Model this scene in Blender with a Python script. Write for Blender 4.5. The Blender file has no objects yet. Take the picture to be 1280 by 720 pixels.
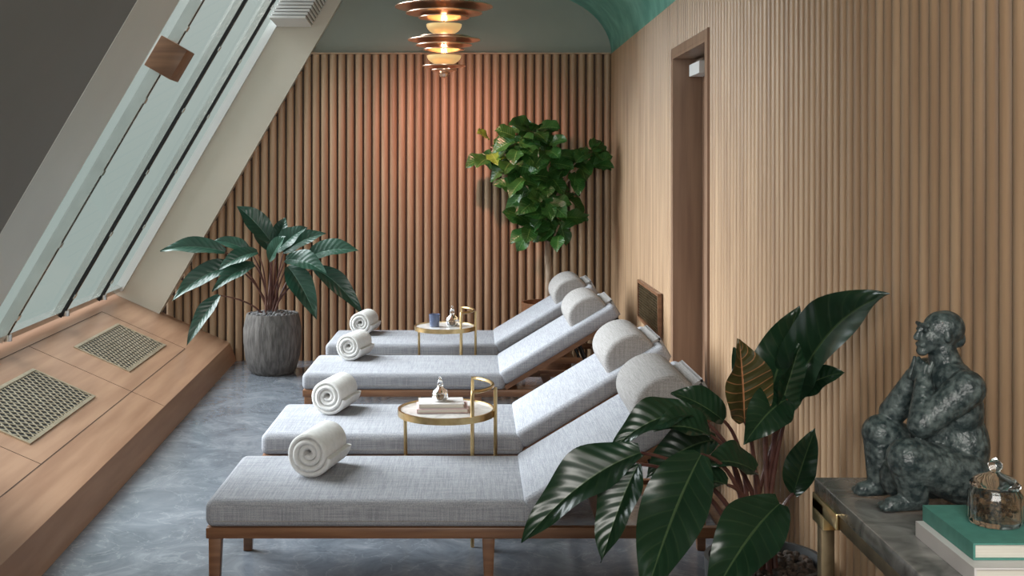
import bpy, math, random
from mathutils import Vector, Matrix
random.seed(7)
sc = bpy.context.scene
try:
    sc.view_settings.view_transform = 'Standard'
    sc.view_settings.look = 'None'
except Exception: pass

# ------------------------------------------------------------------ materials
def mat(name, c1, c2=None, scale=(5,5,5), rough=0.5, metal=0.0, bump=0.0, detail=4, lo=0.35, hi=0.65,
        trans=0.0, spec=0.5, emit=None, estr=0.0, bscale=None, coat=0.0, dist=0.0):
    m = bpy.data.materials.new(name); m.use_nodes = True
    nt = m.node_tree; b = nt.nodes['Principled BSDF']
    b.inputs['Base Color'].default_value = (*c1, 1)
    b.inputs['Roughness'].default_value = rough
    b.inputs['Metallic'].default_value = metal
    b.inputs['Transmission Weight'].default_value = trans
    b.inputs['Specular IOR Level'].default_value = spec
    b.inputs['Coat Weight'].default_value = coat
    if emit:
        b.inputs['Emission Color'].default_value = (*emit, 1)
        b.inputs['Emission Strength'].default_value = estr
    tc = nt.nodes.new('ShaderNodeTexCoord')
    if c2 is not None:
        mp = nt.nodes.new('ShaderNodeMapping'); mp.inputs['Scale'].default_value = scale
        nz = nt.nodes.new('ShaderNodeTexNoise'); nz.inputs['Scale'].default_value = 1.0
        nz.inputs['Detail'].default_value = detail; nz.inputs['Distortion'].default_value = dist
        cr = nt.nodes.new('ShaderNodeValToRGB')
        cr.color_ramp.elements[0].position = lo; cr.color_ramp.elements[0].color = (*c1, 1)
        cr.color_ramp.elements[1].position = hi; cr.color_ramp.elements[1].color = (*c2, 1)
        nt.links.new(tc.outputs['Object'], mp.inputs['Vector'])
        nt.links.new(mp.outputs[0], nz.inputs['Vector'])
        nt.links.new(nz.outputs['Fac'], cr.inputs['Fac'])
        nt.links.new(cr.outputs['Color'], b.inputs['Base Color'])
    if bump > 0:
        mp2 = nt.nodes.new('ShaderNodeMapping'); mp2.inputs['Scale'].default_value = bscale or scale
        nz2 = nt.nodes.new('ShaderNodeTexNoise'); nz2.inputs['Scale'].default_value = 1.0
        nz2.inputs['Detail'].default_value = 3
        bp = nt.nodes.new('ShaderNodeBump'); bp.inputs['Strength'].default_value = bump
        bp.inputs['Distance'].default_value = 0.01
        nt.links.new(tc.outputs['Object'], mp2.inputs['Vector'])
        nt.links.new(mp2.outputs[0], nz2.inputs['Vector'])
        nt.links.new(nz2.outputs['Fac'], bp.inputs['Height'])
        nt.links.new(bp.outputs[0], b.inputs['Normal'])
    return m

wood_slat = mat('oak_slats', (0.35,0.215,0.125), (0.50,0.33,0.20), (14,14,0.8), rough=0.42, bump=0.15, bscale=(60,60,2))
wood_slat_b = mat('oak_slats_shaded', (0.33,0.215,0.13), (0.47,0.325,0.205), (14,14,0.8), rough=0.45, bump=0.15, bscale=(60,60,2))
wood_back = mat('oak_shadow_gap', (0.045,0.026,0.016), (0.07,0.04,0.025), (10,10,1), rough=0.7)
wood_bench = mat('oak_bench', (0.33,0.18,0.11), (0.44,0.26,0.165), (14,1.0,14), rough=0.36, bump=0.05, bscale=(60,3,60))
wood_dark = mat('walnut', (0.15,0.065,0.032), (0.23,0.11,0.055), (3,40,40), rough=0.4)
wood_door = mat('smoked_oak', (0.16,0.085,0.05), (0.25,0.14,0.085), (25,25,1.5), rough=0.5)
wood_trim = mat('oak_trim', (0.21,0.12,0.075), (0.29,0.175,0.11), (25,25,1.5), rough=0.45)
seam_m = mat('seam_dark', (0.06,0.03,0.018), rough=0.8)
brass = mat('brushed_brass', (0.50,0.36,0.17), (0.62,0.46,0.24), (30,30,30), rough=0.3, metal=1)
brass_pale = mat('aged_brass', (0.50,0.42,0.30), (0.60,0.52,0.39), (20,20,20), rough=0.4, metal=0.7)
bronze = mat('antique_bronze', (0.20,0.15,0.09), (0.30,0.23,0.14), (20,20,20), rough=0.4, metal=0.9)
copper = mat('copper', (0.82,0.58,0.44), (0.88,0.64,0.50), (20,20,20), rough=0.3, metal=1)
glow = mat('gold_glow', (0.85,0.62,0.30), rough=0.35, metal=0.7, emit=(1.0,0.66,0.28), estr=0.5)
paint_wall = mat('sage_paint', (0.30,0.335,0.295), (0.33,0.365,0.325), (2,2,2), rough=0.85)
paint_beam = mat('warm_white_paint', (0.60,0.56,0.475), (0.64,0.60,0.51), (2,2,2), rough=0.6)
paint_rib = mat('pale_sage_paint', (0.64,0.67,0.61), (0.68,0.71,0.65), (2,2,2), rough=0.4)
paint_grey = mat('grey_paint', (0.22,0.215,0.20), (0.235,0.23,0.215), (2,2,2), rough=0.8)
teal = mat('verdigris_plaster', (0.07,0.30,0.24), (0.22,0.54,0.44), (4,4,4), rough=0.45, bump=0.2, bscale=(9,9,9), detail=8, lo=0.3, hi=0.7, dist=1.0)
alu = mat('satin_aluminium', (0.62,0.63,0.61), (0.70,0.71,0.69), (5,5,5), rough=0.25, metal=0.9)
black_m = mat('black_metal', (0.02,0.02,0.021), rough=0.6, metal=0.0, spec=0.2)
white_m = mat('white_enamel', (0.75,0.76,0.75), rough=0.4)
towel_m = mat('terry_cotton', (0.80,0.79,0.77), (0.88,0.87,0.85), (60,60,60), rough=0.95, bump=0.9, bscale=(260,260,260))
stone_top = mat('grey_marble', (0.12,0.115,0.11), (0.38,0.365,0.345), (9,9,9), rough=0.16, detail=10, lo=0.3, hi=0.78, dist=1.8)
marble_w = mat('pale_marble', (0.50,0.48,0.46), (0.72,0.70,0.68), (12,12,12), rough=0.15, detail=8, dist=1.5)
pot_m = mat('grey_ceramic', (0.10,0.092,0.088), (0.20,0.187,0.18), (40,40,8), rough=0.75, bump=1.0, bscale=(60,60,12))
pot_d = mat('dark_planter', (0.03,0.03,0.032), (0.05,0.05,0.05), (20,20,20), rough=0.6)
gravel_m = mat('gravel', (0.10,0.10,0.11), (0.30,0.29,0.29), (40,40,40), rough=0.8)
chips_m = mat('bark_chips', (0.02,0.015,0.012), (0.09,0.06,0.045), (40,40,40), rough=0.9)
statue_m = mat('speckled_stone', (0.022,0.034,0.036), (0.135,0.165,0.16), (60,60,60), rough=0.36, detail=10, lo=0.40, hi=0.75, bump=0.4, bscale=(90,90,90))
stem_m = mat('stem_maroon', (0.07,0.025,0.022), (0.16,0.07,0.05), (10,10,10), rough=0.45)
trunk_m = mat('bark', (0.22,0.15,0.10), (0.40,0.30,0.22), (30,30,8), rough=0.9, bump=0.6)
glass_m = mat('clear_glass', (0.95,0.97,0.97), rough=0.03, trans=1.0)
blueglass = mat('blue_glass', (0.22,0.27,0.42), rough=0.1, trans=0.6)
potp = mat('bronze_granules', (0.03,0.025,0.02), (0.35,0.22,0.12), (90,90,90), rough=0.3, metal=0.3)
book_teal = mat('teal_cloth', (0.07,0.23,0.19), (0.085,0.27,0.225), (40,40,40), rough=0.6)
book_white = mat('white_cover', (0.60,0.57,0.56), (0.66,0.63,0.62), (10,10,10), rough=0.5)
book_pink = mat('pink_cover', (0.60,0.42,0.42), (0.66,0.48,0.48), (10,10,10), rough=0.5)
paper = mat('paper', (0.62,0.58,0.51), (0.7,0.67,0.6), (4,4,300), rough=0.9)

def floor_mat():
    m = bpy.data.materials.new('blue_grey_stone_floor'); m.use_nodes = True
    nt = m.node_tree; b = nt.nodes['Principled BSDF']
    tc = nt.nodes.new('ShaderNodeTexCoord')
    n1 = nt.nodes.new('ShaderNodeTexNoise'); n1.inputs['Scale'].default_value = 3.2; n1.inputs['Detail'].default_value = 12
    n1.inputs['Distortion'].default_value = 1.2; n1.inputs['Roughness'].default_value = 0.70
    cr = nt.nodes.new('ShaderNodeValToRGB'); e = cr.color_ramp.elements
    e[0].position = 0.28; e[0].color = (0.085,0.098,0.118,1)
    e[1].position = 0.75; e[1].color = (0.27,0.285,0.315,1)
    x = e.new(0.52); x.color = (0.155,0.172,0.20,1)
    n2 = nt.nodes.new('ShaderNodeTexNoise'); n2.inputs['Scale'].default_value = 2.0; n2.inputs['Detail'].default_value = 6
    n2.inputs['Distortion'].default_value = 3
    cr2 = nt.nodes.new('ShaderNodeValToRGB'); f = cr2.color_ramp.elements
    f[0].position = 0.488; f[0].color = (0,0,0,1); f[1].position = 0.512; f[1].color = (0,0,0,1)
    y = f.new(0.5); y.color = (0.25,0.25,0.25,1)
    mx = nt.nodes.new('ShaderNodeMix'); mx.data_type = 'RGBA'
    mx.inputs[7].default_value = (0.42,0.44,0.47,1)
    nt.links.new(tc.outputs['Object'], n1.inputs['Vector']); nt.links.new(tc.outputs['Object'], n2.inputs['Vector'])
    nt.links.new(n1.outputs['Fac'], cr.inputs['Fac']); nt.links.new(n2.outputs['Fac'], cr2.inputs['Fac'])
    nt.links.new(cr2.outputs['Color'], mx.inputs[0]); nt.links.new(cr.outputs['Color'], mx.inputs[6])
    nt.links.new(mx.outputs[2], b.inputs['Base Color'])
    rr = nt.nodes.new('ShaderNodeMapRange'); rr.inputs[3].default_value = 0.06; rr.inputs[4].default_value = 0.26
    nt.links.new(n1.outputs['Fac'], rr.inputs[0]); nt.links.new(rr.outputs[0], b.inputs['Roughness'])
    return m
floor_m = floor_mat()

def fabric_mat(name, ca, cb):
    m = bpy.data.materials.new(name); m.use_nodes = True
    nt = m.node_tree; b = nt.nodes['Principled BSDF']; b.inputs['Roughness'].default_value = 0.95
    b.inputs['Specular IOR Level'].default_value = 0.15
    tc = nt.nodes.new('ShaderNodeTexCoord'); outs = []
    for s in ((8,260,260),(260,8,260),(260,260,8)):
        mp = nt.nodes.new('ShaderNodeMapping'); mp.inputs['Scale'].default_value = s
        nz = nt.nodes.new('ShaderNodeTexNoise'); nz.inputs['Scale'].default_value = 1; nz.inputs['Detail'].default_value = 2
        nt.links.new(tc.outputs['Object'], mp.inputs[0]); nt.links.new(mp.outputs[0], nz.inputs['Vector'])
        outs.append(nz.outputs['Fac'])
    a = nt.nodes.new('ShaderNodeMath'); a.operation = 'ADD'; nt.links.new(outs[0], a.inputs[0]); nt.links.new(outs[1], a.inputs[1])
    a2 = nt.nodes.new('ShaderNodeMath'); a2.operation = 'ADD'; nt.links.new(a.outputs[0], a2.inputs[0]); nt.links.new(outs[2], a2.inputs[1])
    mr = nt.nodes.new('ShaderNodeMapRange'); mr.inputs[1].default_value = 1.2; mr.inputs[2].default_value = 1.8
    nt.links.new(a2.outputs[0], mr.inputs[0])
    mx = nt.nodes.new('ShaderNodeMix'); mx.data_type = 'RGBA'
    mx.inputs[6].default_value = (*ca,1); mx.inputs[7].default_value = (*cb,1)
    nt.links.new(mr.outputs[0], mx.inputs[0]); nt.links.new(mx.outputs[2], b.inputs['Base Color'])
    bp = nt.nodes.new('ShaderNodeBump'); bp.inputs['Strength'].default_value = 0.3; bp.inputs['Distance'].default_value = 0.003
    nt.links.new(a2.outputs[0], bp.inputs['Height']); nt.links.new(bp.outputs[0], b.inputs['Normal'])
    return m
fabric = fabric_mat('grey_linen', (0.245,0.25,0.28), (0.42,0.425,0.455))
fabric2 = fabric_mat('grey_linen_headrest', (0.25,0.235,0.23), (0.40,0.38,0.37))

def leaf_mat(name, dark, light, vein, vs=0.6, rough=0.28):
    m = bpy.data.materials.new(name); m.use_nodes = True
    nt = m.node_tree; b = nt.nodes['Principled BSDF']; b.inputs['Roughness'].default_value = rough
    b.inputs['Specular IOR Level'].default_value = 0.5
    uv = nt.nodes.new('ShaderNodeUVMap'); sp = nt.nodes.new('ShaderNodeSeparateXYZ')
    nt.links.new(uv.outputs[0], sp.inputs[0])
    def M(op, a, bb=None):
        n = nt.nodes.new('ShaderNodeMath'); n.operation = op
        for i, v in enumerate((a, bb)):
            if v is None: continue
            if isinstance(v, (int,float)): n.inputs[i].default_value = v
            else: nt.links.new(v, n.inputs[i])
        return n.outputs[0]
    cx = M('ABSOLUTE', M('SUBTRACT', sp.outputs['X'], 0.5))
    mid = M('LESS_THAN', cx, 0.02)
    ph = M('MULTIPLY', M('SUBTRACT', sp.outputs['Y'], M('MULTIPLY', cx, 0.35)), 62.0)
    st = M('SINE', ph)
    fine = M('GREATER_THAN', st, 0.93)
    ve = M('MAXIMUM', mid, M('MULTIPLY', fine, 0.22 if vs<0.8 else 0.6))
    tc = nt.nodes.new('ShaderNodeTexCoord')
    nz = nt.nodes.new('ShaderNodeTexNoise'); nz.inputs['Scale'].default_value = 6
    nt.links.new(tc.outputs['Object'], nz.inputs['Vector'])
    mx = nt.nodes.new('ShaderNodeMix'); mx.data_type = 'RGBA'
    mx.inputs[6].default_value = (*dark,1); mx.inputs[7].default_value = (*light,1)
    nt.links.new(nz.outputs['Fac'], mx.inputs[0])
    mx2 = nt.nodes.new('ShaderNodeMix'); mx2.data_type = 'RGBA'
    nt.links.new(M('MULTIPLY', ve, vs), mx2.inputs[0])
    nt.links.new(mx.outputs[2], mx2.inputs[6]); mx2.inputs[7].default_value = (*vein,1)
    nt.links.new(mx2.outputs[2], b.inputs['Base Color'])
    bp = nt.nodes.new('ShaderNodeBump'); bp.inputs['Strength'].default_value = 0.18; bp.inputs['Distance'].default_value = 0.004
    nt.links.new(st, bp.inputs['Height']); nt.links.new(bp.outputs[0], b.inputs['Normal'])
    return m
leaf_dark = leaf_mat('philodendron_leaf', (0.007,0.022,0.011), (0.017,0.050,0.022), (0.09,0.14,0.06), rough=0.28)
leaf_red = leaf_mat('philodendron_warm_reflection_leaf', (0.035,0.04,0.012), (0.09,0.075,0.025), (0.50,0.22,0.10), 0.9, rough=0.3)  # warm reflected light painted into the leaf's reddish colour and orange veins
leaf_blue = leaf_mat('potted_leaf', (0.010,0.036,0.024), (0.024,0.082,0.050), (0.12,0.22,0.16), rough=0.3)
leaf_fig = leaf_mat('fig_leaf', (0.010,0.050,0.010), (0.045,0.15,0.028), (0.2,0.34,0.1), rough=0.34)
leaf_fig_y = leaf_mat('fig_leaf_yellow', (0.10,0.20,0.02), (0.22,0.34,0.05), (0.4,0.5,0.15))  # yellow-green variant for some upper-left leaves

# ------------------------------------------------------------------ mesh builder
class MB:
    def __init__(s): s.v=[]; s.f=[]; s.m=[]; s.s=[]; s.uv={}; s.T=Matrix.Identity(4)
    def add(s, vs, fs, mi=0, smooth=False, uvs=None):
        o=len(s.v)
        for p in vs: s.v.append(tuple(s.T @ Vector(p)))
        for i,f in enumerate(fs):
            if uvs: s.uv[len(s.f)] = [uvs[k] for k in f]
            s.f.append([o+k for k in f]); s.m.append(mi); s.s.append(smooth)
    def box(s, x0,x1,y0,y1,z0,z1, mi=0, T=None):
        vs=[(x,y,z) for x in (x0,x1) for y in (y0,y1) for z in (z0,z1)]
        if T is not None: vs=[tuple(T @ Vector(p)) for p in vs]
        s.add(vs, [(0,1,3,2),(4,6,7,5),(0,4,5,1),(2,3,7,6),(0,2,6,4),(1,5,7,3)], mi)
    def prism(s, poly, y0, y1, mi=0):
        n=len(poly); vs=[(x,y0,z) for x,z in poly]+[(x,y1,z) for x,z in poly]
        fs=[tuple(range(n)), tuple(range(2*n-1,n-1,-1))]+[(i,(i+1)%n,n+(i+1)%n,n+i) for i in range(n)]
        s.add(vs, fs, mi)
    def lathe(s, prof, c=(0,0,0), mi=0, n=32, mod=None):
        vs=[];fs=[]
        for r,z in prof:
            for k in range(n):
                a=2*math.pi*k/n; rr=r*(mod(a,z) if mod else 1)
                vs.append((c[0]+rr*math.cos(a), c[1]+rr*math.sin(a), c[2]+z))
        for i in range(len(prof)-1):
            for k in range(n):
                k2=(k+1)%n; fs.append((i*n+k,i*n+k2,(i+1)*n+k2,(i+1)*n+k))
        s.add(vs,fs,mi,True)
    def tube(s, pts, r, mi=0, n=8):
        pts=[Vector(p) for p in pts]; vs=[];fs=[]; L=len(pts)
        up=None
        for i,p in enumerate(pts):
            t=(pts[min(i+1,L-1)]-pts[max(i-1,0)]).normalized()
            if up is None:
                up = Vector((0,0,1)) if abs(t.z)<0.9 else Vector((1,0,0))
            a=t.cross(up)
            if a.length<1e-4: a=t.cross(Vector((0,1,0)))
            a.normalize(); b=a.cross(t).normalized(); up=b
            rr=r(i/(L-1)) if callable(r) else r
            for k in range(n):
                w=2*math.pi*k/n; vs.append(tuple(p+rr*(math.cos(w)*a+math.sin(w)*b)))
        for i in range(L-1):
            for k in range(n):
                k2=(k+1)%n; fs.append((i*n+k,i*n+k2,(i+1)*n+k2,(i+1)*n+k))
        fs.append(tuple(range(n))[::-1]); fs.append(tuple(range((L-1)*n,L*n)))
        s.add(vs,fs,mi,True)
    def sphere(s, c, r, mi=0, nu=12, nv=8, R=None):
        if not hasattr(r,'__len__'): r=(r,r,r)
        vs=[];fs=[]
        for j in range(nv+1):
            ph=math.pi*j/nv
            for i in range(nu):
                a=2*math.pi*i/nu
                v=Vector((r[0]*math.sin(ph)*math.cos(a), r[1]*math.sin(ph)*math.sin(a), r[2]*math.cos(ph)))
                if R is not None: v=R@v
                vs.append((c[0]+v.x,c[1]+v.y,c[2]+v.z))
        for j in range(nv):
            for i in range(nu):
                i2=(i+1)%nu; fs.append((j*nu+i,(j+1)*nu+i,(j+1)*nu+i2,j*nu+i2))
        s.add(vs,fs,mi,True)
    def leaf(s, p0, p1, w, mi=0, arch=0.15, nrm=(0,-0.5,1), fold=0.18, peak=0.42, wave=0.02, nl=14, nw=6):
        p0=Vector(p0);p1=Vector(p1); L=(p1-p0).length
        nrm=Vector(nrm).normalized()
        c=(p0+p1)/2+Vector((0,0,1))*arch*L*2*0.5+nrm*arch*L*0.4
        vs=[];uv=[];fs=[]
        ph0=random.random()*6
        for i in range(nl+1):
            t=i/nl; q=(1-t)**2*p0+2*t*(1-t)*c+t*t*p1
            tg=(2*(1-t)*(c-p0)+2*t*(p1-c)).normalized()
            side=tg.cross(nrm)
            if side.length<1e-3: side=Vector((1,0,0))
            side.normalize(); n2=side.cross(tg).normalized()
            if t<peak: wd=math.sin(0.5*math.pi*(0.12+0.88*t/peak))**0.8
            else:
                k=(t-peak)/(1-peak); wd=max(0.0,(1-k**1.7))**0.95*(1-0.12*k)
            wd=max(wd*w/2,0.0015)
            for j in range(nw+1):
                u=j/nw*2-1
                h=abs(u)*fold*wd*1.6 - (u*u)*0.35*fold*wd + wave*w*math.sin(t*13+ph0+(2 if u>0 else 0))*abs(u)**2*2
                vs.append(tuple(q+side*u*wd+n2*h)); uv.append((j/nw,t))
        for i in range(nl):
            for j in range(nw):
                a=i*(nw+1)+j; fs.append((a,a+1,a+nw+2,a+nw+1))
        s.add(vs,fs,mi,True,uv)
    def build(s, name, mats, parent=None, split=True, bevel=None, loc=None, rot=None):
        me=bpy.data.meshes.new(name); me.from_pydata(s.v,[],s.f); 
        for m in mats: me.materials.append(m)
        for i,p in enumerate(me.polygons): p.material_index=s.m[i]; p.use_smooth=s.s[i]
        if s.uv:
            l=me.uv_layers.new(name='UVMap')
            for i,p in enumerate(me.polygons):
                if i in s.uv:
                    for k,li in enumerate(p.loop_indices): l.data[li].uv=s.uv[i][k]
        me.update()
        import bmesh
        if not s.uv:
            bm=bmesh.new(); bm.from_mesh(me); bmesh.ops.recalc_face_normals(bm,faces=bm.faces); bm.to_mesh(me); bm.free()
        ob=bpy.data.objects.new(name,me); sc.collection.objects.link(ob)
        if bevel:
            for p in me.polygons: p.use_smooth=True
            b=ob.modifiers.new('bevel','BEVEL'); b.width=bevel[0]; b.segments=bevel[1]; b.limit_method='ANGLE'; b.angle_limit=math.radians(40)
            b.harden_normals=False
        if split:
            e=ob.modifiers.new('split','EDGE_SPLIT'); e.split_angle=math.radians(42)
        if parent: ob.parent=parent
        if loc: ob.location=loc
        if rot: ob.rotation_euler=rot
        return ob
def empty(name, loc=(0,0,0), rz=0):
    e=bpy.data.objects.new(name,None); sc.collection.objects.link(e); e.location=loc; e.rotation_euler=(0,0,rz); e.empty_display_size=0.2
    return e

H=1.73; XW=1.22; YB=10.0; ZT=2.73; ZC=3.28
# ------------------------------------------------------------------ room shell
b=MB(); b.box(-2.6,1.6,-1.5,10.2,-0.1,0); b.build('floor',[floor_m])

SP=0.0765; SPR=0.066
def slat(b, A, B, nrm, zb, zt, depth):
    K=8; vs=[]
    A=Vector(A);B=Vector(B);N=Vector(nrm); M=(A+B)/2; hd=(B-A)/2
    for k in range(K+1):
        a=math.pi*k/K; p=M-hd*math.cos(a)+N*depth*math.sin(a)**0.85
        vs.append((p.x,p.y,zb)); vs.append((p.x,p.y,zt))
    b.add(vs,[(2*k,2*k+2,2*k+3,2*k+1) for k in range(K)],0,True); b.add([vs[2*k+1] for k in range(K+1)],[tuple(range(K+1))],0)
def slats_x(b, x0,x1,y,ztop,zbot=0.0,depth=0.034):
    n=int(round((x1-x0)/SP)); 
    for i in range(n):
        xa=x0+i*SP+0.007; xb=x0+(i+1)*SP-0.007; zt=ztop((xa+xb)/2)
        if zt<0.5: continue
        slat(b,(xa,y),(xb,y),(0,-1),zbot,zt,depth)
def slats_y(b, y0,y1,x,zb,zt,depth=0.028):
    n=int(round((y1-y0)/SPR)); sp=(y1-y0)/max(n,1)
    for i in range(n):
        slat(b,(x,y0+i*sp+0.004),(x,y0+(i+1)*sp-0.004),(-1,0),zb,zt,depth)

b=MB()
b.prism([(1.4,0),(-2.2,0),(-3.17,0.58),(-1.60,3.30),(1.4,3.30)],10.03,10.15,2)
b.prism([(1.25,0),(-2.2,0),(-2.80,0.42),(-1.46,ZT),(1.25,ZT)],10.0,10.03,1)
slats_x(b,-2.76,1.215,10.0,lambda x: min(ZT, 0.444+(x+2.80)/0.575))
b.box(-1.47,1.20,9.955,10.0,ZT,ZT+0.012,0)
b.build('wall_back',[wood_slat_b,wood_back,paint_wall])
D0,D1,DZ=5.83,6.81,2.40
b=MB()
xb=XW+0.012
b.box(xb,xb+0.03,-1.5,D0-0.0,0,ZT,1); b.box(xb,xb+0.03,D1,10.03,0,ZT,1); b.box(xb,xb+0.03,D0,D1,DZ,ZT,1)
b.box(xb+0.03,1.5,-1.5,D0,0,ZT,2); b.box(xb+0.03,1.5,D1,10.15,0,ZT,2); b.box(xb+0.03,1.5,D0,D1,DZ,ZT,2)
slats_y(b,-1.5,D0-0.05,xb,0,ZT); slats_y(b,D1+0.05,9.97,xb,0,ZT); slats_y(b,D0-0.05,D1+0.05,xb,DZ+0.05,ZT)
b.build('wall_right',[wood_slat,wood_back,paint_wall])
b=MB()
xj=XW-0.022
b.box(xj,1.42,D1-0.02,D1-0.001,0,DZ-0.001,0); b.box(xj,1.42,D0+0.001,D0+0.02,0,DZ-0.001,0); b.box(xj,1.42,D0+0.02,D1-0.02,DZ-0.02,DZ-0.001,0)
b.box(xj,xb-0.001,D1,D1+0.045,0,DZ+0.045,0); b.box(xj,xb-0.001,D0-0.045,D0,0,DZ+0.045,0); b.box(xj,xb-0.001,D0,D1,DZ,DZ+0.045,0)
b.box(1.375,1.41,D0+0.022,D1-0.022,0.004,DZ-0.022,1)
b.box(1.367,1.374,D0+0.12,D1-0.12,0.12,DZ-0.25,1)
b.box(1.29,1.37,D1-0.36,D1-0.06,DZ-0.13,DZ-0.06,2); b.box(1.32,1.34,D1-0.3,D1-0.03,DZ-0.05,DZ-0.035,3)
b.tube([(1.36,D0+0.1,1.0),(1.32,D0+0.1,1.0),(1.32,D0+0.22,1.0)],0.011,3)
b.build('door_1',[wood_trim,wood_door,white_m,alu])
b=MB()
b.box(1.174,1.20,7.2,8.12,0.63,0.650,0);b.box(1.174,1.20,7.2,8.12,0.890,0.91,0);b.box(1.174,1.20,7.2,7.22,0.650,0.890,0);b.box(1.174,1.20,8.10,8.12,0.650,0.890,0)
b.box(1.190,1.198,7.22,8.10,0.650,0.890,1)
for i in range(12): b.box(1.182,1.190,7.22,8.10,0.664+i*0.019,0.667+i*0.019,2)
for i in range(22): b.box(1.184,1.190,7.25+i*0.039,7.254+i*0.039,0.650,0.890,2)
b.build('wall_vent_grille',[wood_dark,black_m,bronze])
b=MB()
b.box(-1.75,0.53,-1.5,10.15,ZC,ZC+0.1,0)
poly=[]
for k in range(17):
    a=math.pi/2*k/16; poly.append((0.52+0.70*math.sin(a), ZT+0.55*math.cos(a)))
vs=[];fs=[]
for x,z in poly: vs+= [(x,-1.5,z),(x,10.03,z)]
for k in range(16): fs.append((2*k,2*k+1,2*k+3,2*k+2))
b.add(vs,fs,1,True)
vs=[(x+0.03,y,z+0.05) for x,y,z in vs]; b.add(vs,fs,0,True)
b.box(1.24,1.5,-1.5,10.15,ZT,ZC+0.1,0); b.box(0.5,1.5,-1.5,10.15,ZC+0.06,ZC+0.1,0)
b.build('ceiling',[paint_wall,teal])

# ------------------------------------------------------------------ sloping facade (rotated ~3.2 deg)
fac_loc=(-2.13,10.0,0); fac_rz=math.radians(3.24)
Sx=lambda z:-0.65+0.575*(z-0.444)
Gx=lambda z:-1.04+0.575*(z-0.61)
bench=empty('window_bench',fac_loc,fac_rz)
b=MB()
b.prism([(0,0),(-0.056,0.158),(-1.10,0.638),(-1.10,0)],-11.5,-0.0,0)
def bp(x,y,h): return (x+h*0.418, y, 0.158+0.46*(-0.056-x)+h*0.908)
def bquad(b,pts,h0,h1,mi):
    vs=[bp(x,y,h0) for x,y in pts]+[bp(x,y,h1) for x,y in pts]
    b.add(vs,[(0,1,2,3),(7,6,5,4),(0,1,5,4),(1,2,6,5),(2,3,7,6),(3,0,4,7)],mi)
def bbox(b,x0,x1,y0,y1,h0,h1,mi): bquad(b,[(x0,y0),(x1,y0),(x1,y1),(x0,y1)],h0,h1,mi)
for y in (-0.93,-2.66,-4.45,-6.2,-8.0): bbox(b,-0.93,-0.27,y-0.002,y+0.002,-0.001,0.0012,1)
for x in (-0.93,-0.27): bbox(b,x-0.002,x+0.002,-11,-0.93,-0.001,0.0012,1)
for y in (-2.66,-6.2): bbox(b,-0.27,-0.06,y-0.0015,y+0.0015,-0.001,0.0012,1)
b.build('bench_body',[wood_bench,seam_m],bench)
def grate(y0,y1,nm):
    x0,x1=-0.765,-0.385
    b=MB()
    bbox(b,x0+0.01,x1-0.01,y0+0.01,y1-0.01,0.0005,0.0015,1)
    t=0.020
    for a in ((x0,x0+t,y0,y1),(x1-t,x1,y0,y1),(x0+t,x1-t,y0,y0+t),(x0+t,x1-t,y1-t,y1)): bbox(b,*a,0,0.007,0)
    xa,xb2,ya,yb=x0+t,x1-t,y0+t,y1-t
    xm,ym=(xa+xb2)/2,(ya+yb)/2
    st=0.060; hw=0.0042
    for sgn in (1,-1):
        c=-st*30
        while c<st*30:
            pts=[]
            for px in (xa,xb2):
                yy=ym+(px-xm-c)/sgn
                if ya<=yy<=yb: pts.append((px,yy))
            for py in (ya,yb):
                xx=xm+(py-ym)*sgn+c
                if xa<=xx<=xb2: pts.append((xx,py))
            if len(pts)>=2:
                p,q=min(pts),max(pts); L=math.dist(p,q)
                if L>0.012:
                    nx_,ny_=-(q[1]-p[1])/L*hw,(q[0]-p[0])/L*hw
                    hh=0.0045 if sgn==1 else 0.0043
                    bquad(b,[(p[0]+nx_,p[1]+ny_),(p[0]-nx_,p[1]-ny_),(q[0]-nx_,q[1]-ny_),(q[0]+nx_,q[1]+ny_)],0.0016,hh,0)
            c+=st
    b.build(nm,[brass_pale,black_m],bench)
grate(-2.25,-1.10,'brass_grate_1'); grate(-4.27,-3.08,'brass_grate_2')

fac=empty('wall_left',fac_loc,fac_rz)
b=MB()
b.prism([(Sx(0.40),0.40),(Gx(0.56),0.56),(Gx(3.34),3.34),(Sx(3.34),3.34)],-0.12,0.0,0)
b.prism([(Sx(0.40),0.40),(Gx(0.56),0.56),(Gx(3.34),3.34),(Sx(3.34),3.34)],-5.57,-5.0,1)
b.prism([(Sx(0.40)-0.002,0.40),(Gx(0.56),0.56),(Gx(3.34),3.34),(Sx(3.34)-0.002,3.34)],-11.5,-5.57,2)
b.build('slope_ribs',[paint_beam,paint_rib,paint_grey],fac)
win=empty('window_1',fac_loc,fac_rz)
b=MB()
ang=0.575; nx=1/math.hypot(1,ang); nz=-ang*nx
def gp(y,z,h): return (Gx(z)+h*nx, y, z+h*nz)
HEX=[(0,1,3,2),(4,6,7,5),(0,4,5,1),(2,3,7,6),(0,2,6,4),(1,5,7,3)]
def gbar(y,w,h0,h1,mi,z0=0.66,z1=3.32):
    vs=[gp(yy,z,h) for yy in (y-w/2,y+w/2) for z in (z0,z1) for h in (h0,h1)]
    b.add(vs,HEX,mi)
for y in (-3.0,-1.83,-0.83):
    gbar(y,0.055,-0.02,0.03,0); gbar(y,0.016,0.03,0.034,2)
    gbar(y-0.022,0.010,0.03,0.05,0 if y<-2 else 1); gbar(y+0.022,0.010,0.03,0.05,0)
    for k in range(6):
        z=0.8+k*0.45; gbar(y,0.05,0.034,0.056,0,z,z+0.03)
    b.lathe([(0,0),(0.025,0),(0.025,0.04),(0.0,0.04)],(Gx(0.66)+0.07,y,0.645),0,n=12)
gbar(-0.14,0.035,-0.02,0.05,3); gbar(-4.96,0.06,-0.02,0.05,0)
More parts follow.
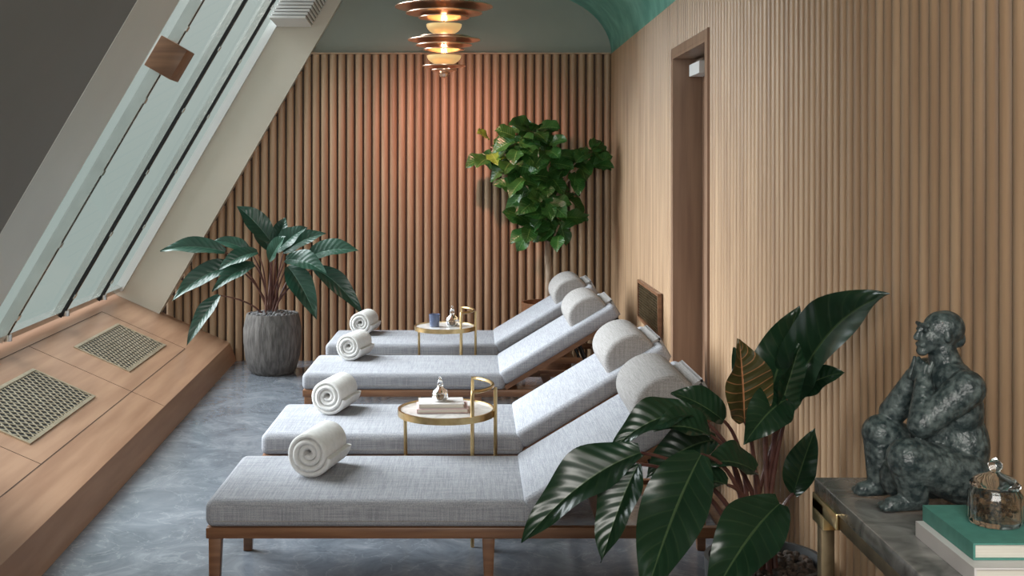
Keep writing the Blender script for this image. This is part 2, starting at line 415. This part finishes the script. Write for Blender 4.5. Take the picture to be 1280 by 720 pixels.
gbar(-2.5,5.0,-0.02,0.03,0,0.645,0.69)
b.build('mullions',[alu,black_m,black_m,white_m],win)
b=MB(); b.add([gp(-5.0,0.65,-0.005),gp(0,0.65,-0.005),gp(0,3.32,-0.005),gp(-5.0,3.32,-0.005)],[(0,1,2,3)],0)
gm=bpy.data.materials.new('window_glass'); gm.use_nodes=True; nt=gm.node_tree
for n in list(nt.nodes): nt.nodes.remove(n)
o=nt.nodes.new('ShaderNodeOutputMaterial'); mx=nt.nodes.new('ShaderNodeMixShader'); t=nt.nodes.new('ShaderNodeBsdfTransparent'); g=nt.nodes.new('ShaderNodeBsdfGlossy')
t.inputs[0].default_value=(0.95,0.98,0.965,1); g.inputs['Roughness'].default_value=0.02; mx.inputs[0].default_value=0.07
nt.links.new(t.outputs[0],mx.inputs[1]); nt.links.new(g.outputs[0],mx.inputs[2]); nt.links.new(mx.outputs[0],o.inputs[0])
b.build('glass_pane',[gm],win,split=False)
b=MB()
for k in range(11):
    z=2.96+k*0.028
    vs=[(Gx(z)+0.07+a,y,zz) for a in (0,0.30) for y in (-0.75,-0.15) for zz in (z,z+0.02)]
    b.add(vs,HEX,0)
vs=[(Gx(z)+0.08+a,y,z) for a in (0,0.28) for y in (-0.74,-0.16) for z in (2.965,3.255)]
b.add(vs,HEX,1)
b.build('window_blind_cassette',[white_m,paint_grey],None,loc=fac_loc,rot=(0,0,fac_rz))
b=MB()
vs=[gp(y,z,h) for y in (-3.28,-3.05) for z in (2.34,2.52) for h in (0.0,0.18)]
b.add(vs,HEX,0)
b.build('timber_window_bracket',[wood_dark],None,bevel=(0.006,2),loc=fac_loc,rot=(0,0,fac_rz))

# ------------------------------------------------------------------ sun loungers
ANG=math.radians(31); WD=0.70; HX=1.28
meshes={}
def lounger(loc, L_back=0.86):
    e=empty('sun_lounger',loc)
    if not meshes:
        b=MB()
        b.box(0.0,2.10,0.0,0.035,0.275,0.318,0); b.box(0.0,2.10,WD-0.035,WD,0.275,0.318,0)
        b.box(0.0,0.035,0.035,WD-0.035,0.275,0.318,0); b.box(2.065,2.10,0.035,WD-0.035,0.275,0.318,0)
        for i in range(9): b.box(0.1+i*0.24,0.16+i*0.24,0.035,WD-0.035,0.285,0.30,0)
        for x,sl in ((0.01,1),(1.08,0),(2.04,-1)):
            for y in (0.002,WD-0.047):
                t=0.012
                vs=[(x,y,0.275),(x+0.05,y,0.275),(x+0.05,y+0.045,0.275),(x,y+0.045,0.275),
                    (x+t*(sl<=0),y+0.008,0),(x+0.05-t*(sl>=0),y+0.008,0),(x+0.05-t*(sl>=0),y+0.038,0),(x+t*(sl<=0),y+0.038,0)]
                b.add(vs,[(0,3,2,1),(4,5,6,7),(0,1,5,4),(1,2,6,5),(2,3,7,6),(3,0,4,7)],0)
        meshes['frame']=b.build('frame',[wood_dark],e,bevel=(0.004,2))
        b=MB(); b.box(-0.005,HX,-0.005,WD+0.005,0.316,0.425,0)
        meshes['mat']=b.build('mattress',[fabric],e,bevel=(0.034,6))
        b=MB()
        for zz in (0.345,):
            b.tube([(0.03,-0.005,zz),(HX-0.03,-0.005,zz)],0.0025,0,n=6)
            b.tube([(-0.005,0.03,zz),(-0.005,WD-0.03,zz)],0.0025,0,n=6)
        meshes['pipe']=b.build('piping',[fabric2],e)
        T=Matrix.Translation((HX,0,0.33)) @ Matrix.Rotation(-ANG,4,'Y')
        b=MB(); b.box(0.005,L_back,-0.005,WD+0.005,0.012,0.105,0,T)
        meshes['back']=b.build('backrest_cushion',[fabric],e,bevel=(0.030,6))
        b=MB()
        b.box(0.0,L_back-0.02,0.01,0.04,-0.015,0.014,0,T); b.box(0.0,L_back-0.02,WD-0.04,WD-0.01,-0.015,0.014,0,T); b.box(L_back-0.05,L_back-0.02,0.01,WD-0.01,-0.015,0.014,0,T)
        for i in range(4): b.box(0.08+0.18*i,0.13+0.18*i,0.03,WD-0.03,-0.008,0.012,0,T)
        meshes['bframe']=b.build('backrest_frame',[wood_dark],e)
        b=MB()
        q=T@Vector((0.55,0,0))
        for y in (0.07,WD-0.07):
            b.tube([(q.x,y,q.z),(q.x+0.12,y,0.315)],0.008,0)
        b.tube([(q.x+0.12,0.05,0.315),(q.x+0.12,WD-0.05,0.315)],0.008,0)
        meshes['strut']=b.build('support_strut',[black_m],e)
        b=MB(); prof=[]
        K=20; xc=0.685
        for k in range(K+1):
            a=math.pi*k/K; prof.append((xc-0.135*math.cos(a), 0.100+0.128*math.sin(a)**0.8))
        vs=[];fs=[]
        ys=[0.065,0.069,0.082,0.105,WD-0.105,WD-0.082,WD-0.069,WD-0.065]; sc_=[0.80,0.90,0.97,1,1,0.97,0.90,0.80]
        for y,s_ in zip(ys,sc_):
            for x,z in prof: vs.append(tuple(T@Vector((xc+(x-xc)*s_, y, 0.100+(z-0.100)*s_))))
        n=K+1
        for j in range(len(ys)-1):
            for k in range(K): fs.append((j*n+k,j*n+k+1,(j+1)*n+k+1,(j+1)*n+k))
            fs.append((j*n+K,j*n,(j+1)*n,(j+1)*n+K))
        fs.append(tuple(range(n))); fs.append(tuple(range((len(ys)-1)*n,len(ys)*n))[::-1])
        b.add(vs,fs,0,True)
        b.box(0.76,L_back+0.008,0.13,WD-0.13,0.102,0.114,0,T); b.box(L_back-0.002,L_back+0.01,0.13,WD-0.13,0.0,0.114,0,T)
        meshes['head']=b.build('headrest',[fabric2],e)
    else:
        for k,o in meshes.items():
            n=bpy.data.objects.new(o.name.split('.')[0],o.data); sc.collection.objects.link(n); n.parent=e
            for md in o.modifiers:
                m2=n.modifiers.new(md.name,md.type)
                if md.type=='BEVEL': m2.width=md.width; m2.segments=md.segments; m2.limit_method='ANGLE'; m2.angle_limit=md.angle_limit
                else: m2.split_angle=md.split_angle
    return e
lounger((-1.053,4.375,0)); lounger((-1.043,5.47,0)); lounger((-1.09,7.07,0)); lounger((-1.10,8.25,0))

# ------------------------------------------------------------------ rolled towels
def towel(x,y,rz,r=0.088,L=0.27):
    b=MB(); turns=3.4; N=int(turns*28); pitch=(r-0.012)/turns; th=pitch*0.94
    secs=[]
    for i in range(N+1):
        a=2*math.pi*turns*i/N; rr=0.012+pitch*turns*i/N
        w=1+0.03*math.sin(a*1.0+1)
        row=[]
        for (dr,yy) in ((-th/2,0.010),(-th/3,0.003),(0,0.0),(th/3,0.003),(th/2,0.010),(th/2,L-0.010),(th/3,L-0.003),(0,L),(-th/3,L-0.003),(-th/2,L-0.010)):
            R=(rr+dr)*w; row.append((R*math.cos(a+3.6), yy+0.005*math.sin(i*0.09), R*math.sin(a+3.6)))
        secs.append(row)
    q=10
    vs=[p for r_ in secs for p in r_]; fs=[]
    for i in range(N):
        for k in range(q): fs.append((i*q+k,i*q+(k+1)%q,(i+1)*q+(k+1)%q,(i+1)*q+k))
    fs.append(tuple(range(q))); fs.append(tuple(range(N*q,N*q+q))[::-1])
    b.add(vs,fs,0,True)
    zm=min(v[2] for v in vs)
    b.build('rolled_towel',[towel_m],loc=(x,y,0.426-zm),rot=(0,0,rz))
towel(-0.70,4.68,math.radians(-13),0.092); towel(-0.775,5.86,math.radians(-13),0.090); towel(-0.85,7.50,math.radians(-14)); towel(-0.885,8.62,math.radians(-10))

# ------------------------------------------------------------------ side tables
def side_table(x,y,z=0.587,r=0.23):
    e=empty('round_side_table',(x,y,0))
    b=MB(); b.lathe([(0,z-0.018),(r-0.006,z-0.018),(r-0.006,z),(0,z)],mi=0,n=48); b.build('marble_top',[marble_w],e)
    b=MB()
    b.lathe([(r-0.006,z-0.024),(r+0.004,z-0.024),(r+0.004,z+0.006),(r-0.006,z+0.006),(r-0.006,z-0.024)],mi=0,n=48)
    rl=r+0.012; hz=z+0.115
    a0,a1=math.radians(-56),math.radians(56)
    arc=[]
    for k in range(21):
        a=a0+(a1-a0)*k/20; arc.append((rl*0.92*math.cos(a),rl*0.92*math.sin(a),hz))
    b.tube([(arc[0][0],arc[0][1],0.0)]+[(arc[0][0],arc[0][1],hz-0.02)]+[(arc[0][0]*1.01,arc[0][1]*0.97,hz)]+arc[1:-1]+[(arc[-1][0],arc[-1][1]*0.97,hz)]+[(arc[-1][0],arc[-1][1],hz-0.02),(arc[-1][0],arc[-1][1],0)],0.0085,0,n=8)
    for a in (-15,165):
        a=math.radians(a); rr=r-0.02
        b.tube([(rr*math.cos(a),rr*math.sin(a),z-0.02),(rr*0.97*math.cos(a),rr*0.97*math.sin(a),0.0)] if a>0 else [(rl*math.cos(a),rl*math.sin(a),hz),(rl*math.cos(a),rl*math.sin(a),0.0)],0.0085,0)
    b.build('brass_frame',[brass],e)
side_table(-0.135,5.272,0.587,0.225); side_table(-0.217,8.01,0.587,0.215)

def books(name,stack,loc,rz=0):
    b=MB(); z=0
    for (w,d,h,ci,dx,dy) in stack:
        b.box(dx,dx+w,dy,dy+d,z,z+0.003,ci); b.box(dx,dx+w,dy,dy+d,z+h-0.003,z+h,ci)
        b.box(dx,dx+0.004,dy,dy+d,z+0.003,z+h-0.003,ci)
        b.box(dx+0.004,dx+w-0.005,dy+0.005,dy+d-0.005,z+0.003,z+h-0.003,3)
        z+=h+0.0005
    b.build(name,[book_teal,book_white,book_pink,paper],loc=loc,rot=(0,0,rz))
    return z
h=books('book_stack',[(0.24,0.17,0.020,2,0,0),(0.21,0.15,0.020,1,0.01,0.01)],(-0.27,5.17,0.5885),0.06)
def decanter(loc,s=1.0,name='glass_decanter'):
    b=MB()
    out=[(0.001,0.0),(0.028,0.0),(0.036,0.01),(0.038,0.03),(0.033,0.048),(0.016,0.060),(0.012,0.068),(0.015,0.072)]
    b.lathe([(r*s,z*s) for r,z in out],mi=0,n=24,mod=lambda a,z:1+0.03*math.cos(a*10))
    b.lathe([(0.001,0.066*s),(0.010*s,0.068*s),(0.014*s,0.082*s),(0.010*s,0.094*s),(0.004*s,0.102*s),(0.007*s,0.109*s),(0.001,0.116*s)],mi=0,n=20)
    b.lathe([(0.001,0.004*s),(0.030*s,0.008*s),(0.033*s,0.03*s),(0.001,0.032*s)],mi=1,n=20)
    b.build(name,[glass_m,potp],loc=loc)
decanter((-0.165,5.26,0.5885+h+0.001),1.0)
decanter((-0.165,8.02,0.5885),1.25)
b=MB(); b.lathe([(0.001,0),(0.034,0),(0.040,0.09),(0.036,0.09),(0.030,0.01),(0.001,0.01)],n=24); b.build('blue_glass_tumbler',[blueglass],loc=(-0.29,7.98,0.5885))

# ------------------------------------------------------------------ plants
def bez(p0,c,p1,n=9):
    p0,c,p1=Vector(p0),Vector(c),Vector(p1)
    return [tuple((1-t)**2*p0+2*t*(1-t)*c+t*t*p1) for t in [i/n for i in range(n+1)]]
px,py,pz=-1.70,9.40,0.50
e=empty('potted_philodendron',(px,py,0))
b=MB()
b.lathe([(0.001,0),(0.165,0),(0.195,0.03),(0.225,0.14),(0.24,0.27),(0.238,0.38),(0.222,0.47),(0.212,0.50),(0.198,0.50),(0.20,0.45),(0.001,0.45)],mi=0,n=96,mod=lambda a,z:1+0.008*math.sin(a*40)+0.004*math.sin(z*90))
b.build('planter',[pot_m],e)
b=MB()
for i in range(380):
    a=random.random()*6.28; r=0.19*math.sqrt(random.random()); s=random.uniform(0.008,0.016)
    b.sphere((r*math.cos(a),r*math.sin(a),0.475+0.04*(1-r/0.19)+random.uniform(0,0.012)),s,0,6,4)
b.build('gravel',[gravel_m],e)
L=[((-.376,.52),(-.90,.53),.17,.12,-.15,.05),((.0,.60),(-.28,.90),.20,.10,-.1,.1),((.04,.52),(.30,.72),.18,.10,-.05,.1),
((.30,.47),(.74,.53),.19,.14,-.1,.0),((.36,.38),(.77,.0),.18,.15,-.1,.05),((.15,.40),(.41,-.02),.21,.14,-.2,-.1),
((-.30,.40),(-.78,.13),.20,.16,-.15,-.1),((-.42,.16),(-.66,-.24),.15,.10,-.15,-.1),((-.10,.52),(-.40,.38),.15,.12,-.2,-.1),
((-.03,.52),(-.19,.74),.14,.1,.1,.1),((.14,.46),(.50,.36),.19,.15,-.25,-.2),((.08,.50),(.44,.66),.17,.12,.1,.15),
((-.12,.42),(-.42,.22),.15,.12,-.25,-.25),((.03,.55),(.10,.80),.15,.1,.1,.1),((-.2,.5),(-.52,.60),.13,.12,.12,.15),((.0,.45),(.16,.66),.15,.1,-.2,-.1)]
b=MB()
for (p,q,w,ar,y0,y1) in L:
    y0*=0.7
    b.leaf((p[0],y0,pz+p[1]),(q[0],y0+y1*0.5-0.08,pz+q[1]),w,0,ar,(0.1*random.uniform(-1,1),-0.85,0.75),fold=0.35)
    r=random.uniform(0.02,0.07); a=random.random()*6.28
    s0=(r*math.cos(a),r*math.sin(a),0.46)
    b.tube(bez(s0,(p[0]*0.35,y0*0.3,pz+p[1]*0.7),(p[0],y0,pz+p[1])),lambda t:0.010-0.005*t,1,7)
b.build('foliage',[leaf_blue,stem_m],e)

PX,PY=0.97,3.75
e=empty('philodendron_plant',(PX,PY,0))
b=MB(); b.lathe([(0.001,0),(0.14,0),(0.17,0.1),(0.195,0.3),(0.20,0.42),(0.185,0.42),(0.18,0.37),(0.001,0.37)],mi=0,n=40); b.build('planter',[pot_d],e)
b=MB()
for i in range(200):
    a=random.random()*6.28; r=0.165*math.sqrt(random.random())
    b.sphere((r*math.cos(a),r*math.sin(a),0.385+random.uniform(0,0.012)),random.uniform(0.01,0.02),0,6,4)
b.build('bark_chips',[chips_m],e)
W=[((1.05,3.75,.93),(1.155,3.12,1.375),.20,.16,(-.95,-.55,.1),0),
((.955,3.70,.91),(1.060,3.66,1.275),.17,.06,(-.45,-1,.2),0),
((.865,3.60,.91),(.825,3.50,1.19),.18,.05,(.25,-1,.25),1),
((.82,3.70,.89),(.64,3.66,.99),.11,.10,(0,-.8,.6),0),
((.70,3.62,.93),(.43,3.55,.83),.13,.18,(0,-.6,.9),0),
((.52,3.52,.83),(.145,3.45,.57),.17,.14,(-.3,-.7,.7),0),
((.51,3.50,.80),(.385,3.42,.52),.14,.10,(-.7,-.9,.2),0),
((.69,3.42,.85),(.49,3.28,.44),.20,.12,(-.35,-1,.35),0),
((.93,3.42,.70),(.68,3.28,.44),.19,.14,(-.1,-.8,.65),0),
((1.0,3.6,.98),(.84,3.50,.86),.14,.16,(.1,-.8,.6),0),
((1.04,3.62,1.0),(1.155,3.50,1.085),.09,.12,(0,-.9,.5),0),
((.83,3.85,.79),(.58,3.8,.67),.15,.16,(0,-.7,.8),0),
((.90,3.60,.75),(.72,3.5,.80),.12,.14,(0,-.7,.8),0),
((1.08,3.8,.62),(1.13,3.72,.86),.11,.05,(-.5,-1,.1),0),
((1.0,3.85,.85),(.90,3.9,1.10),.12,.06,(-.5,-1,.2),0),
((.98,3.62,.93),(1.03,3.55,1.17),.13,.05,(.5,-1,.2),0),
((.76,3.62,.86),(.56,3.52,.90),.13,.14,(0,-.6,.8),0),
((.80,3.55,.72),(.56,3.45,.70),.13,.2,(0,-.5,.9),0)]
b=MB()
for (p,q,w,ar,n,mi) in W:
    P=(p[0]-PX,p[1]-PY,p[2]); Q=(q[0]-PX,q[1]-PY,q[2])
    b.leaf(P,Q,w,mi,ar,n,fold=0.42,wave=0.035,nl=22,nw=10)
    a=random.random()*6.28; r=random.uniform(0.02,0.09); s0=(r*math.cos(a),r*math.sin(a),0.38)
    b.tube(bez(s0,(P[0]*0.35,P[1]*0.4,0.38+(P[2]-0.38)*0.85),P,12),lambda t:0.010-0.005*t,2,8)
b.build('foliage',[leaf_dark,leaf_red,stem_m],e)

FX,FY=0.62,9.50
e=empty('fiddle_leaf_fig_tree',(FX,FY,0))
b=MB(); b.lathe([(0.001,0),(0.19,0),(0.23,0.58),(0.215,0.58),(0.21,0.53),(0.001,0.53)],mi=0,n=40); b.build('planter',[wood_dark],e)
b=MB()
b.tube([(0,0,0.5),(0.01,0,0.8),(-0.005,0,1.0),(0.015,-0.01,1.25),(0.0,-0.03,1.5)],lambda t:0.036-0.010*t,0,10)
cl=[(.479,1.99),(.13,1.90),(.31,1.72),(.547,1.52),(.479,1.28),(.85,1.77),(.96,1.80),(.70,1.24),(.80,1.53),(.36,1.93),(.60,1.85),(.42,1.58),(.60,1.68),(.58,1.38),(.50,2.02)]
for (x,z) in cl:
    yy=random.uniform(-0.18,0.15)
    b.tube(bez((0.01,0,max(1.05,z-0.55)),((x-FX)*0.35,yy*0.3,z-0.15),(x-FX,yy,z),8),lambda t:0.014-0.008*t,0,7)
    for k in range(10):
        a=random.uniform(0,6.28); el=random.uniform(-0.85,0.6)
        d=Vector((math.cos(a)*math.cos(el),math.sin(a)*math.cos(el)*0.7,math.sin(el)-0.15))
        p0=Vector((x-FX,yy,z+random.uniform(-0.1,0.08)))+d*0.03; Ln=random.uniform(0.19,0.29)
        p1=p0+d*Ln
        p1.x=min(p1.x,1.15-FX); p1.y=min(p1.y,9.92-FY); p0.y=min(p0.y,9.88-FY)
        if (p1-p0).length<0.09: continue
        b.leaf(p0,p1,random.uniform(0.12,0.165),2 if (x<0.35 and z>1.8 and random.random()<0.45) else 1,0.10,(random.uniform(-.4,.4),-0.8,0.7),fold=0.25,peak=0.58,nl=8,nw=4,wave=0.04)
b.build('trunk_and_leaves',[trunk_m,leaf_fig,leaf_fig_y],e)

# ------------------------------------------------------------------ pendant lamp
e=empty('copper_pendant_lamp',(-0.245,8.80,0))
b=MB()
def disc(z,r0,r1,dz,mi=0):
    b.lathe([(r0,z),(r1*0.7,z+dz*0.55),(r1,z+dz),(r1,z+dz+0.006),(r1*0.7,z+dz*0.55+0.006),(r0,z+0.006),(r0,z)],mi=mi,n=48)
def bowl(z,r,h,mi=1):
    b.lathe([(0.012,z)]+[(r*math.sin(a*math.pi/2/7)**0.9 if a else 0.012, z+h*(1-math.cos(a*math.pi/2/7))) for a in range(1,8)]+[(r*0.96,z+h)],mi=mi,n=36)
z0=2.425
b.lathe([(0.001,z0),(0.03,z0+0.008),(0.04,z0+0.03),(0.03,z0+0.045)],mi=0,n=24)
disc(z0+0.04,0.03,0.10,0.02); disc(z0+0.075,0.05,0.17,0.015); 
bowl(z0+0.10,0.135,0.075)
disc(z0+0.20,0.03,0.16,0.02); disc(z0+0.235,0.06,0.22,0.02); disc(z0+0.27,0.10,0.285,0.025); disc(z0+0.305,0.06,0.20,0.015)
bowl(z0+0.335,0.14,0.085)
disc(z0+0.45,0.03,0.20,0.02); disc(z0+0.485,0.06,0.30,0.02); disc(z0+0.525,0.10,0.385,0.03); disc(z0+0.56,0.08,0.28,0.02)
bowl(z0+0.60,0.14,0.08)
b.tube([(0,0,z0+0.02),(0,0,ZC-0.02)],0.008,2)
b.lathe([(0.001,ZC-0.035),(0.06,ZC-0.035),(0.065,ZC-0.001),(0.001,ZC-0.001)],mi=2,n=32)
b.build('shade_stack',[copper,glow,brass],e)
def plight(name,loc,energy,col,rad,parent=None):
    l=bpy.data.lights.new(name,'POINT'); l.energy=energy; l.color=col; l.shadow_soft_size=rad
    o=bpy.data.objects.new(name,l); sc.collection.objects.link(o); o.location=loc
    if parent: o.parent=parent
    return o
plight('bulb_low',(0,0,z0+0.19),2.5,(1.0,0.72,0.50),0.02,e)
plight('bulb_mid',(0,0,z0+0.435),2.5,(1.0,0.72,0.50),0.02,e)
l=bpy.data.lights.new('pendant_downlight','SPOT'); l.energy=62; l.color=(1.0,0.44,0.36); l.spot_size=math.radians(125); l.spot_blend=1.0; l.shadow_soft_size=0.03
o=bpy.data.objects.new('pendant_downlight',l); sc.collection.objects.link(o); o.parent=e; o.location=(0,0,z0-0.035)
o.rotation_euler=Vector((0,1.2,-0.80)).to_track_quat('-Z','Y').to_euler()

# ------------------------------------------------------------------ console table, statue, books, jar
e=empty('console_table')
b=MB(); b.box(0.796,1.185,1.1,2.63,0.962,1.0,0); b.build('marble_top',[stone_top],e,bevel=(0.003,2))
b=MB()
for (x,y) in ((0.80,2.59),(1.145,2.59),(0.80,1.12),(1.145,1.12)): b.box(x,x+0.032,y,y+0.032,0,0.962,0)
b.box(0.80,1.175,2.595,2.62,0.93,0.962,0); b.box(0.80,0.82,1.12,2.62,0.93,0.962,0)
b.box(0.792,0.84,2.55,2.634,0.90,0.958,1); b.box(0.792,0.80,2.46,2.634,0.93,0.966,1)
b.box(0.80,1.175,1.12,2.62,0.20,0.22,0)
b.build('brass_legs',[bronze,brass],e,bevel=(0.003,2))
books('coffee_table_books',[(0.28,0.26,0.030,1,-0.015,-0.05),(0.265,0.225,0.030,0,0,-0.012)],(0.884,2.0,1.0005))
b=MB()
b.lathe([(0.001,0),(0.044,0),(0.048,0.006),(0.047,0.055),(0.040,0.066),(0.038,0.066),(0.043,0.054),(0.044,0.01),(0.001,0.008)],mi=0,n=40,mod=lambda a,z:1+0.03*math.cos(a*14))
b.lathe([(0.001,0.068),(0.043,0.068),(0.044,0.073),(0.034,0.084),(0.014,0.092),(0.008,0.096),(0.013,0.104),(0.013,0.110),(0.005,0.119),(0.001,0.122)],mi=0,n=40,mod=lambda a,z:1+0.03*math.cos(a*14) if z<0.085 else 1)
for i in range(240):
    a=random.random()*6.28; r=0.036*math.sqrt(random.random())
    b.sphere((r*math.cos(a),r*math.sin(a),0.014+random.random()*0.032),random.uniform(0.003,0.0055),1,6,4)
b.build('crystal_jar',[glass_m,potp],loc=(0.975,2.10,1.0625))

# statue: one remeshed continuous body
b=MB()
def cap(p,q,r0,r1,n=9,fy=1):
    p=Vector(p);q=Vector(q)
    for i in range(n+1):
        t=i/n; r=r0+(r1-r0)*t; b.sphere(tuple(p+(q-p)*t),(r,r*fy,r),0,14,10)
b.sphere((.058,0,.060),(.070,.094,.060),nu=24,nv=16)
b.sphere((.064,0,.125),(.064,.088,.092),nu=24,nv=16)
b.sphere((.056,0,.200),(.060,.082,.088),nu=24,nv=16)
b.sphere((.046,0,.265),(.048,.080,.046),nu=24,nv=16)
b.sphere((.012,0,.170),(.046,.052,.080),nu=24,nv=16)
cap((.048,0,.280),(.032,0,.335),.038,.028)
b.sphere((.032,0,.370),(.041,.034,.043),nu=24,nv=16)
b.sphere((.006,0,.352),(.024,.026,.032),nu=20,nv=14)
b.sphere((.042,0,.376),(.042,.038,.038),nu=24,nv=16)
b.sphere((.070,0,.352),(.016,.022,.020))
cap((-.014,0,.379),(-.025,0,.357),.0045,.0075,6)
cap((-.018,.009,.341),(-.018,-.009,.341),.0052,.0052,5)
b.sphere((-.012,0,.327),(.013,.014,.011))
cap((-.011,.022,.385),(-.015,.005,.385),.0048,.0048,4); cap((-.011,-.022,.385),(-.015,-.005,.385),.0048,.0048,4)
for s in (1,-1):
    b.sphere((-.0125,s*.014,.373),(.0055,.0070,.0045))
    b.sphere((.028,s*.035,.362),(.009,.007,.014))
    cap((.045,s*.076,.258),(-.048,s*.060,.182),.040,.030)
    cap((-.048,s*.060,.182),(-.022,s*.022,.268),.029,.018)
    b.sphere((-.021,s*.015,.278),(.015,.012,.018))
    for f in range(4):
        fy=s*(.003+.0065*f)
        cap((-.036+.002*f,fy+s*.004,.270-.002*f),(-.026+.003*f,fy+s*.003,.312-.004*f),.0052,.0044,7)
    cap((-.016,s*.026,.272),(-.004,s*.028,.306),.0060,.0050,6)
cap((.05,-.060,.064),(-.084,-.068,.112),.060,.045)
cap((-.084,-.068,.112),(-.066,-.060,.034),.042,.031)
cap((-.055,-.060,.022),(-.120,-.064,.016),.022,.016)
cap((.05,.058,.068),(-.080,.056,.138),.056,.040)
cap((-.080,.056,.138),(-.080,.052,.034),.038,.030)
cap((-.072,.052,.022),(-.126,.050,.016),.022,.016)
for s in (-1,1):
    for f in range(4): cap((-.120,s*.058+(-.014+.009*f),.012),(-.138+.003*abs(f-1),s*.058+(-.014+.010*f),.010),.0080,.0065,3)
cap((-.06,0,.052),(.06,0,.058),.046,.053)
st=b.build('crouching_figure_statue',[statue_m],split=False,loc=(0.985,2.44,1.0015),rot=(0,0,math.radians(8)))
rm=st.modifiers.new('remesh','REMESH'); rm.mode='VOXEL'; rm.voxel_size=0.0024; rm.use_smooth_shade=True
sm=st.modifiers.new('smooth','SMOOTH'); sm.factor=0.5; sm.iterations=3

# ------------------------------------------------------------------ world & lights
w=bpy.data.worlds.new('overcast'); sc.world=w; w.use_nodes=True; nt=w.node_tree
bg=nt.nodes['Background']; tc=nt.nodes.new('ShaderNodeTexCoord'); sp=nt.nodes.new('ShaderNodeSeparateXYZ'); cr=nt.nodes.new('ShaderNodeValToRGB')
cr.color_ramp.elements[0].position=0.0; cr.color_ramp.elements[0].color=(0.36,0.42,0.40,1)
cr.color_ramp.elements[1].position=0.5; cr.color_ramp.elements[1].color=(0.58,0.62,0.60,1)
nt.links.new(tc.outputs['Generated'],sp.inputs[0]); nt.links.new(sp.outputs['Z'],cr.inputs['Fac']); nt.links.new(cr.outputs['Color'],bg.inputs['Color'])
bg.inputs['Strength'].default_value=1.0
def sun(name,d,energy,col,ang):
    l=bpy.data.lights.new(name,'SUN'); l.energy=energy; l.color=col; l.angle=math.radians(ang)
    o=bpy.data.objects.new(name,l); sc.collection.objects.link(o)
    o.rotation_euler=Vector(d).to_track_quat('-Z','Y').to_euler(); o.location=(-5,5,6)
sun('overcast_daylight',(0.80,-0.20,-0.60),14.5,(0.91,0.955,1.0),65)
l=bpy.data.lights.new('fill_softbox','AREA'); l.shape='RECTANGLE'; l.size=2.0; l.size_y=1.5; l.energy=135; l.color=(1,0.96,0.91)  # added fill light behind the camera, brightens the near part of the room
o=bpy.data.objects.new('fill_softbox',l); sc.collection.objects.link(o); o.location=(-0.1,-0.8,2.7)
o.rotation_euler=Vector((-0.15,1.0,-0.32)).to_track_quat('-Z','Y').to_euler()

# ------------------------------------------------------------------ camera
c=bpy.data.cameras.new('camera'); c.sensor_width=36; c.lens=1400/1280*36
c.shift_x=46/1280; c.shift_y=-152/1280; c.clip_start=0.05
o=bpy.data.objects.new('camera',c); sc.collection.objects.link(o); o.location=(0,0,H); o.rotation_euler=(math.pi/2,0,0)
sc.camera=o
